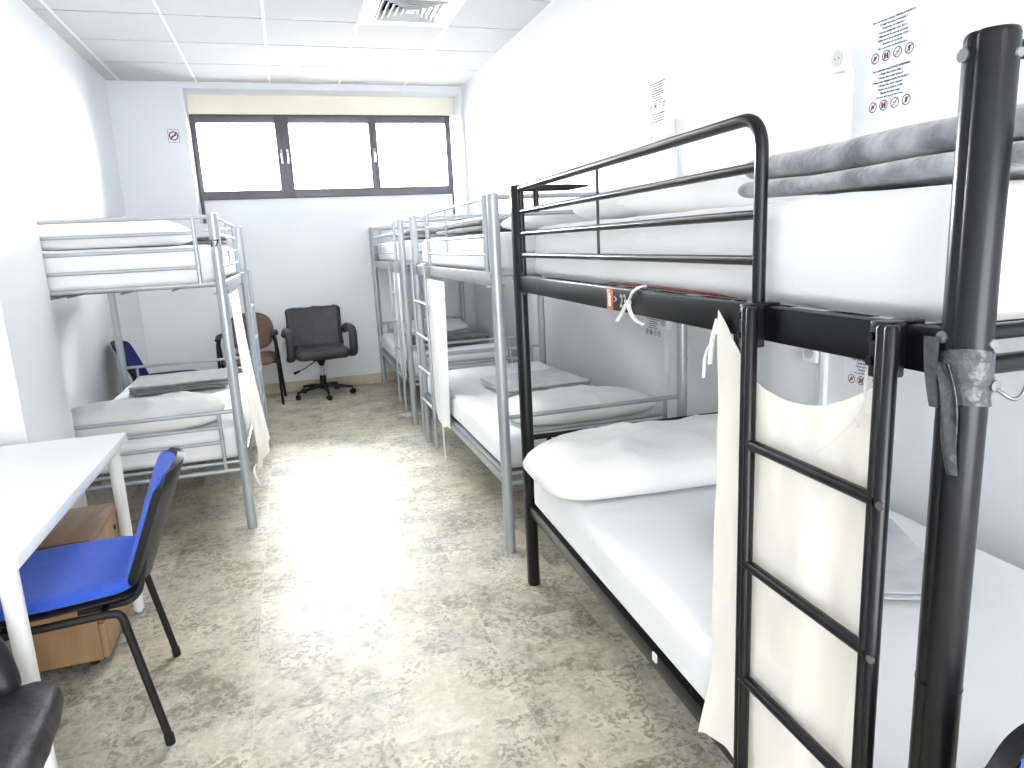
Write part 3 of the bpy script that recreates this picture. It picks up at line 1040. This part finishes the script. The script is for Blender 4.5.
# cream curtain behind the black ladder
ct_ = thing('bed_curtain', 'cream cotton curtain hanging behind the black ladder', 'curtain', (.7505, .93, .30), ANG, 'cream bed curtains')
def c1(u, v):
    # u: far (0) -> near (1), v: top (0) -> bottom (1)
    y = .20 - u * .40
    sag = .06 * (1 - (2 * min(max((u - .16) / .84, 0), 1) - 1) ** 2) if u > .16 else 0
    peak = .075 * max(0, 1 - u / .17)
    top = .880 + .012 * max(0, u - .16) + peak - sag - (0 if u < .16 else 0)
    bot = .055 + .03 * sin(u * 9) - .03 * (1 - u)
    z = top + (bot - top) * v
    fold = .006 * sin(u * 15 + v * 1.7) * (0.25 + v) + .011 * (fbm(Vector((u * 1.4, v * 1.1, 0)), 2.2, 3.0))
    lim = .0085 if v < .6 else .0085 - .004 * min(1, (v - .6) / .2)
    x = max(-.0045, min(lim, fold)) - (.002 if v > .6 else 0)
    if v > .82 and u < .12:
        k = (v - .82) / .18
        x += -.012 * k
        y += .03 * k * (1 - u)
    y += .012 * v * (1 - u) + .01 * fbm(Vector((u, v, 1)), 2.5, 6)
    return Vector((x, y, z))
MB().sheet(c1, 40, 56, .0016).build('cloth', M['cream'], ct_, angle=80)
def c1h(u, v):
    p = c1(.17 + u * .81, .003 + v * (.015 + .085 * sin(pi * u)))
    return p + Vector((-.0026 - .0008 * sin(v * pi), 0, .001))
MB().sheet(c1h, 30, 6, .0012).build('folded_hem', M['cream'], ct_, angle=80)
tie([(-.002, .203, .91), (.004, .205, .945), (-.004, .215, .90), (-.006, .218, .85)], ct_)
tie([(-.004, .21, .90), (-.008, .232, .87), (-.008, .238, .82)], ct_, .004)
tie([(0, -.186, .845), (-.003, -.180, .88), (-.003, -.186, .92), (.002, -.192, .955)], ct_, .007)
tie([(-.002, -.165, .82), (-.003, -.175, .845), (-.002, -.186, .87)], ct_, .006)
# a knotted strip over the rail next to the number
kt = thing('knotted_strip', 'white cloth strip knotted around the black upper rail next to number 23', 'strip', (0, 0, 0))
yk = 1.565
xk = near.x + (far.x - near.x) * (yk - near.y) / (far.y - near.y)
kt.location = (xk - .001, yk - .06, 1.272)
kt.rotation_euler = (0, 0, ANG)
tie([(.010, 0, .0065), (-.004, 0, .0065), (-.0235, .004, -.004), (-.0245, .022, -.030)], kt, .009, 'knot')
tie([(-.0245, .022, -.026), (-.0245, .05, -.05), (-.024, .095, -.083)], kt, .006, 'tail')
tie([(-.0245, .022, -.026), (-.0245, .020, -.05), (-.021, -.005, -.072), (-.012, -.03, -.080)], kt, .0055, 'tail')

# curtain on the near grey bunk, gathered by its ladder
def curtain_plain(name_label, x, y0, y1, z_top, z_bot, seed, flare, narrow, loc_group='cream bed curtains', slant=0.0, th=.0016, mat=None):
    t = thing('bed_curtain', name_label, 'curtain', (x, (y0 + y1) / 2, z_bot), 0, loc_group)
    w = y1 - y0
    def f(u, v):
        k = 1 - narrow * v ** 1.3
        y = (u - .5) * w * k + slant * v * w
        z = (z_top - z_bot) * (1 - v) + .02 * sin(u * 7 + seed) * v
        xx = .0042 * sin(u * 19 + seed + v) * (.5 + .5 * v) + flare * v ** 1.8
        return Vector((xx, y, z))
    MB().sheet(f, 36, 30, th).build('cloth', mat or M['cream'], t, angle=80)
    return t

cg1 = curtain_plain('pale curtain gathered beside the ladder of the right grey bunk behind the black one', .8205, 3.86, 4.42, 1.195, .30, 1.0, .0, .30, slant=.05, mat=M['sheet'])
tie([(0, .06, .02), (.0, .03, -.06), (.002, .05, -.16), (.0, .02, -.24)], cg1, .005)
tie([(0, -.25, .89), (0, -.262, .84), (0, -.268, .78)], cg1, .005)
cg2 = curtain_plain('pale curtain behind the ladder of the farthest right grey bunk', .8190, 5.50, 5.86, 1.195, .33, 2.2, .0, .2, mat=M['sheet'])
tie([(0, .0, .02), (0, -.03, -.05), (0, .0, -.12)], cg2, .005)
# left bunk curtain, pulled out over the lower mattress edge
cl = thing('bed_curtain', 'cream curtain hanging from the left bunk behind post 17', 'curtain', (-.285, 4.10, .30), 0, 'cream bed curtains')
def c4(u, v):
    y = -.33 + u * .62 - .06 * v * u
    z = .905 * (1 - v) + (-.03 + .10 * (u - .4) ** 2) * v
    x = -.004 + .085 * v ** 1.5 * (.55 + .45 * u) + .010 * sin(u * 12) * (.2 + v) - .02 * max(0, v - .9) * 10 * (1 - u)
    return Vector((x, y, z))
MB().sheet(c4, 32, 36, .0016).build('cloth', M['cream'], cl, angle=80)
tie([(.02, -.34, .02), (.012, -.385, .015), (.010, -.43, .01), (.02, -.44, -.03), (.035, -.41, -.08)], cl, .005)
tie([(-.01, -.30, .905), (.0, -.34, .88), (.004, -.39, .872)], cl, .006)

# --------------------------------------------------------------- desk corner
dk = thing('desk', 'white laminate desk on round white legs against the left wall', 'desk', (-.975, 2.405, 0))
dx0, dx1, dy0, dy1 = -.30, .301, -.60, .602
MB().box((dx0, dy0, .701), (dx1, dy1, .735), .003).build('desktop', M['desk'], dk)
for (x, y) in ((.255, -.545), (.255, .545), (-.255, -.545), (-.255, .545)):
    MB().tube([(x, y, .0), (x, y, .012)], .012, 12).tube([(x, y, .012), (x, y, .701)], [.0195, .0235], 18).build('leg', M['trim'], dk)

# the pedestal stands between the desk legs
du = thing('drawer_pedestal', 'oak laminate drawer pedestal standing under the white desk', 'drawer unit', (-1.00, 2.735, 0))
hw, hd = .262, .185
bd = MB()
bd.box((-hw, -hd, .035), (hw - .02, hd, .455), .002)
bd.build('body', M['wood'], du)
MB().box((-hw, -hd - .004, .455), (hw + .002, hd + .004, .48), .002).build('top_panel', M['woodtop'], du)
for k, (z0, z1) in enumerate(((.04, .168), (.174, .302), (.308, .452))):
    dr = MB().box((hw - .019, -hd + .002, z0), (hw, hd - .002, z1), .002).build('drawer', M['wood'], du)
MB().lathe([(.011, -.004), (.011, .003), (0, .003)], (hw, hd - .05, .40), 14, 'x').build('lock', M['hole'], du)
for (x, y) in ((hw - .06, -hd + .05), (hw - .06, hd - .05), (-hw + .06, -hd + .05), (-hw + .06, hd - .05)):
    MB().lathe([(.0175, -.01), (.0175, .01)], (x, y, .0178), 14, 'y').box((x - .01, y - .012, .028), (x + .01, y + .012, .037)).build('caster', M['plastic'], du)


# -------------------------------------------------------------------- chairs
def blue_chair(label, cushion, loc, rz, group):
    """faces local +y"""
    t = thing('office_side_chair', label, 'chair', (loc[0], loc[1], 0), rz, group)
    W = .25
    # legs: each side is one bent tube; every leg a mesh of its own
    for sx in (-1, 1):
        MB().tube(fillet([(sx * .235, -.12, .435), (sx * .238, -.165, .432), (sx * .252, -.235, .012)], .05), .0115, 10).tube([(sx * .252, -.235, 0), (sx * .2515, -.233, .03)], .014, 10).build('leg', M['plastic'], t)
        MB().tube(fillet([(sx * .235, .10, .435), (sx * .238, .185, .432), (sx * .252, .235, .012)], .05), .0115, 10).tube([(sx * .252, .235, 0), (sx * .2515, .233, .03)], .014, 10).build('leg', M['plastic'], t)
    fr = MB()
    for sx in (-1, 1):
        fr.tube([(sx * .235, -.13, .435), (sx * .235, .11, .435)], .0115, 10)
    fr.tube([(-.235, .12, .430), (.235, .12, .430)], .010, 10)
    fr.tube([(-.235, -.12, .430), (.235, -.12, .430)], .010, 10)
    # back supports
    for sx in (-1, 1):
        fr.tube(fillet([(sx * .17, -.05, .43), (sx * .17, -.205, .43), (sx * .17, -.235, .56)], .05), .010, 10)
    for sx in (-1, 1):
        fr.lathe([(.010, -.003), (.010, .004), (0, .004)], (sx * .246, .165, .428), 12, 'x')
    fr.build('frame', M['plastic'], t)
    # seat
    def seat_shape(grow, z0, z1, r):
        b = MB()
        def d(p, n):
            k = p.y / .21
            dz = -.012 * max(0, k) ** 3 + .010 * (p.x / .22) ** 2
            s = (1 - .10 * max(0, -k)) - 1
            return Vector((p.x * s, 0, dz))
        b.soft((-.228 - grow, -.205 - grow, z0), (.228 + grow, .215 + grow, z1), r, .03, d, rz=min(.02, (z1 - z0) / 2))
        return b
    seat_shape(.006, .440, .462, .07).build('seat_shell', M['plastic'], t)
    seat_shape(0, .455, .497, .07).build('seat', cushion, t, angle=80)
    # backrest: curved shell and cushion
    def back_f(off, grow):
        def g(u, v):
            s, q = 2 * u - 1, v
            # rounded outline
            hw = .222 + grow
            zc = .625
            hh = .168 + grow
            e = abs(2 * v - 1)
            wv = hw * (1 - .10 * (1 - v)) * (1 - .30 * max(0, (e - .72) / .28) ** 2.2)
            x = s * wv
            z = zc + (2 * v - 1) * hh * (1 - .05 * s * s * (1 if v > .5 else .4) * e)
            y = -.222 - (z - .50) * .40 + .05 * (s * s) * .9 + off
            y -= .012 * math.exp(-((z - .60) / .06) ** 2) * 0
            return Vector((x, y, z))
        return g
    MB().sheet(back_f(-.030, .004), 26, 22, .022).build('back_shell', M['plastic'], t, angle=60)
    b = MB()
    nu, nv = 26, 22
    f0, f1 = back_f(-.006, -.006), back_f(0, -.006)
    def fr_(u, v):
        e = (max(0, 1 - abs(2 * u - 1) ** 4) * max(0, 1 - abs(2 * v - 1) ** 4)) ** .4
        return back_f(-.008 + .030 * e, -.004)(u, v)
    b.grid(fr_, nu, nv)
    b.grid(back_f(-.012, -.004), nu, nv)
    bmesh.ops.remove_doubles(b.bm, verts=b.bm.verts, dist=.0045)
    b.build('backrest', cushion, t, angle=75)
    return t

blue_chair('bright blue upholstered chair with black frame pulled up to the white desk', M['blue'], (-.735, 2.27), pi / 2 + .10, 'blue chairs')
blue_chair('dark blue chair against the left wall behind the left bunk', M['navy'], (-.965, 5.94), -pi / 2 + .03, 'blue chairs')
blue_chair('blue chair whose corner shows at the lower right beside the black bunk post', M['blue'], (.83, .165), pi, 'blue chairs')


def five_star_base(t, tilt=0.0, seed=0.0):
    base = MB()
    base.lathe([(.045, .075), (.045, .115), (.030, .125), (.030, .20), (.026, .20)], (0, 0, 0), 18)
    for k in range(5):
        a = seed + k * 2 * pi / 5
        base.tube([(0.03 * cos(a), .03 * sin(a), .100), (.16 * cos(a), .16 * sin(a), .088), (.275 * cos(a), .275 * sin(a), .070)], [.021, .018, .013], 10, [.018, .016, .012])
    star = base.build('star_base', M['plastic'], t)
    for k in range(5):
        a = seed + k * 2 * pi / 5
        c = Vector((.275 * cos(a), .275 * sin(a), 0))
        w = MB()
        for s in (-1, 1):
            b2 = MB().lathe([(.018, -.008), (.025, -.006), (.025, .006), (.018, .008)], (0, 0, 0), 16, 'y')
            w.join(b2, Matrix.Translation((c.x, c.y, .0255)) @ Matrix.Rotation(a * 1.7 + .6, 4, 'Z') @ Matrix.Translation((0, s * .012, 0)))
        w.tube([(c.x, c.y, .03), (c.x, c.y, .072)], .007, 8)
        w.build('caster', M['plastic'], star)
    MB().lathe([(.014, .20), (.014, .31)], (0, 0, 0), 14).build('gas_column', M['chrome'], t)
    m = MB().lathe([(.022, .30), (.034, .33), (.048, .36)], (0, 0, 0), 16).box((-.09, -.10, .36), (.09, .10, .385), .006)
    m.build('seat_mechanism', M['plastic'], t)


def leather_disp(seed, a=.006):
    def d(p, n):
        return n * (a * fbm(p, 6, seed) + a * .9 * ridge(Vector((p.x * 1.8, p.y, p.z * .6)), 6, seed))
    return d


def office_chair(label, loc, rz, arms=True, back_tilt=.20, seed=1.0, back_low=.42, back_h=.44, seat_w=.25, taper=.06, back_w=None, hide='leather'):
    """faces local +y"""
    t = thing('swivel_chair', label, 'office chair', (loc[0], loc[1], 0), rz, 'black leather swivel chairs')
    five_star_base(t, seed=seed)
    MB().soft((-seat_w, -.23, .385), (seat_w, .25, .485), .05, .03, leather_disp(seed)).build('seat', M[hide], t, angle=70)
    bw_ = back_w or seat_w + .005
    b = MB().soft((-bw_, -.05, 0), (bw_, .045, back_h), .05, .03, leather_disp(seed + 3, .007))
    for vv in b.bm.verts:
        vv.co.x *= 1 + taper * (vv.co.z if taper < 0 else vv.co.z / back_h)
        vv.co.y += .035 * (vv.co.x / .25) ** 2
    b.xf(Matrix.Translation((0, -.215, back_low)) @ Matrix.Rotation(back_tilt, 4, 'X'))
    b.build('backrest', M[hide], t, angle=70)
    MB().tube(fillet([(0, -.06, .372), (0, -.27, .372), (0, -.315, .55)], .06), .022, 10, .008).build('back_bracket', M['plastic'], t)
    if arms:
        for s in (-1, 1):
            x = s * (seat_w + .040)
            a = MB()
            pts = fillet([(x, -.235, .60), (x, -.10, .655), (x, .13, .660), (x, .215, .635), (x, .20, .42), (x, .05, .395)], .06, 6)
            a.tube(pts, .040, 14, .032, up=(0, 0, 1))
            a.build('armrest', M[hide], t, angle=70)
    l = MB().tube([(.06, .02, .35), (.16, .06, .30), (.235, .08, .275)], .005, 8)
    l.tube([(.22, .076, .279), (.275, .09, .262)], [.010, .014], 10)
    l.build('lever', M['plastic'], t)
    return t

office_chair('black leather swivel chair standing alone against the back wall', (.215, 6.98), pi + .10, seed=.33, hide='leather_sheen')
office_chair('black leather seat of a swivel chair in the bottom left corner before the desk', (-.82, 1.455), pi + .10, arms=False, back_tilt=.22, seed=2.0, back_low=.45, back_h=.17, taper=-1.5, back_w=.185)

# brown visitor chair
ar = thing('visitor_armchair', 'brown fabric visitor armchair with black frame in front of the back wall', 'armchair', (-.425, 6.98, 0), pi - .05)
for sx in (-1, 1):
    MB().tube(fillet([(sx * .235, .17, .66), (sx * .25, .19, .60), (sx * .262, .215, .0)], .05), .0125, 10).build('leg', M['plastic'], ar)
    MB().tube(fillet([(sx * .235, .06, .655), (sx * .25, .07, .60), (sx * .262, -.18, .0)], .05), .0125, 10).build('leg', M['plastic'], ar)
    MB().tube(fillet([(sx * .235, -.20, .62), (sx * .24, -.10, .665), (sx * .24, .12, .675), (sx * .24, .22, .645)], .04), .023, 12, .014).build('armrest', M['plastic'], ar)
fr = MB()
for sx in (-1, 1):
    fr.tube([(sx * .256, .19, .40), (sx * .25, -.06, .40)], .011, 10)
fr.tube([(-.256, .12, .395), (.256, .12, .395)], .011, 10)
fr.tube([(-.25, -.04, .395), (.25, -.04, .395)], .011, 10)
fr.tube(fillet([(0, -.05, .40), (0, -.24, .41), (0, -.285, .62)], .06), .020, 10, .008)
fr.build('frame', M['plastic'], ar)
MB().soft((-.225, -.22, .395), (.225, .24, .465), .07, .03, lambda p, n: Vector((0, 0, -.02 * max(0, p.y / .24) ** 3)), rz=.03).build('seat', M['brown'], ar, angle=75)
bk = MB()
def oval(sgn):
    def g(u, v):
        r_, a = u, 2 * pi * v
        ca, sa = cos(a), sin(a)
        k = (abs(ca) ** 2.6 + abs(sa) ** 2.6) ** (-1 / 2.6)
        x, z = .215 * r_ * k * ca, .185 * r_ * k * sa
        y = sgn * .026 * sqrt(max(0, 1 - r_ ** 4)) + .35 * x * x
        return Vector((x, y, z))
    return g
bk.grid(oval(1), 12, 40)
bk.grid(oval(-1), 12, 40)
bmesh.ops.remove_doubles(bk.bm, verts=bk.bm.verts, dist=.0005)
bk.xf(Matrix.Translation((0, -.275, .655)) @ Matrix.Rotation(.16, 4, 'X'))
bk.build('backrest', M['brown'], ar, angle=75)

# sheet of paper on the floor between the two grey bunks
pp = MB()
pp.sheet(lambda u, v: Vector(((u - .5) * .21, (v - .5) * .15, .004 + .010 * (u - .4) ** 2 + .003 * sin(v * 5))), 10, 8, .001)
po = pp.build('paper_sheet', M['paper'], None)
po.location = (.885, 5.15, 0)
po.location = (.885, 5.76, 0)
po.rotation_euler = (0, 0, .25)
tag(po, 'white sheet of paper lying on the floor between the grey bunks', 'paper')

# ------------------------------------------------------------------ lighting
W_ = bpy.data.worlds.new('daylight')
S.world = W_
W_.use_nodes = True
nt = W_.node_tree
bg = nt.nodes['Background']
geo_ = N(nt, 'ShaderNodeTexCoord')
sep_ = N(nt, 'ShaderNodeSeparateXYZ', inp={0: geo_.outputs['Generated']})
skyramp = N(nt, 'ShaderNodeValToRGB')
skyramp.color_ramp.elements[0].position = .48
skyramp.color_ramp.elements[0].color = (.26, .25, .23, 1)
skyramp.color_ramp.elements[1].position = .52
skyramp.color_ramp.elements[1].color = (.97, .985, 1.0, 1)
half_ = N(nt, 'ShaderNodeMath', operation='MULTIPLY_ADD', inp={0: sep_.outputs[2], 1: .5, 2: .5})
nt.links.new(half_.outputs[0], skyramp.inputs[0])
nt.links.new(skyramp.outputs[0], bg.inputs[0])
bg.inputs[1].default_value = 7.0


def area(name, loc, rot, sx, sy, power, col=(1, 1, 1), portal=False, spread=pi):
    l = bpy.data.lights.new(name, 'AREA')
    l.shape = 'RECTANGLE'
    l.size, l.size_y = sx, sy
    l.energy = power
    l.color = col
    l.spread = spread
    if portal:
        l.cycles.is_portal = True
    o = bpy.data.objects.new(name, l)
    COL.objects.link(o)
    o.location = loc
    o.rotation_euler = rot
    return o

area('window_daylight', (.52, WY + .25, 2.36), (-pi / 2 + .62, 0, 0), 2.5, .9, 38, (.97, .985, 1.0))
area('sky_daylight', (.52, 9.6, 3.75), (-pi / 2 + .60, 0, 0), 6.5, 3.4, 900, (.97, .985, 1.0))
for x, y, e in ((.1, -1.5, 4), (.0, 4.1, 9)):
    area('ceiling_fill', (x, y, ZC - .02), (0, 0, 0), .6, .9, e, (1.0, .985, .96))  # added fill lamps just below the ceiling, no fixtures behind them
area('rear_fill', (.25, YF + .05, 1.25), (pi / 2, 0, 0), 2.6, 1.9, 44, (.97, .985, 1.0))  # added soft fill from behind the camera; that wall has no window

# -------------------------------------------------------------------- camera
cam = bpy.data.cameras.new('camera')
cam.sensor_width = 36
cam.lens = 698.03 / 1024 * 36
cam.clip_start = .02
co = bpy.data.objects.new('camera', cam)
COL.objects.link(co)
fw = Vector((.28807817, .9363289, -.20074653)); rt = Vector((.95173522, -.30312904, -.04809219)); up = Vector((.10588221, .17720323, .97846204))
mt = Matrix((rt, up, -fw)).transposed().to_4x4()
mt.translation = (0, 0, 1.4)
co.matrix_world = mt
S.camera = co

S.view_settings.view_transform = 'Standard'
S.view_settings.look = 'None'
S.view_settings.gamma = 1
S.view_settings.use_curve_mapping = False
S.view_settings.exposure = 2.08
S.cycles.max_bounces = 10
S.cycles.diffuse_bounces = 6
S.cycles.use_denoising = True
S.cycles.sample_clamp_indirect = 6
S.cycles.caustics_reflective = False
S.cycles.caustics_refractive = False
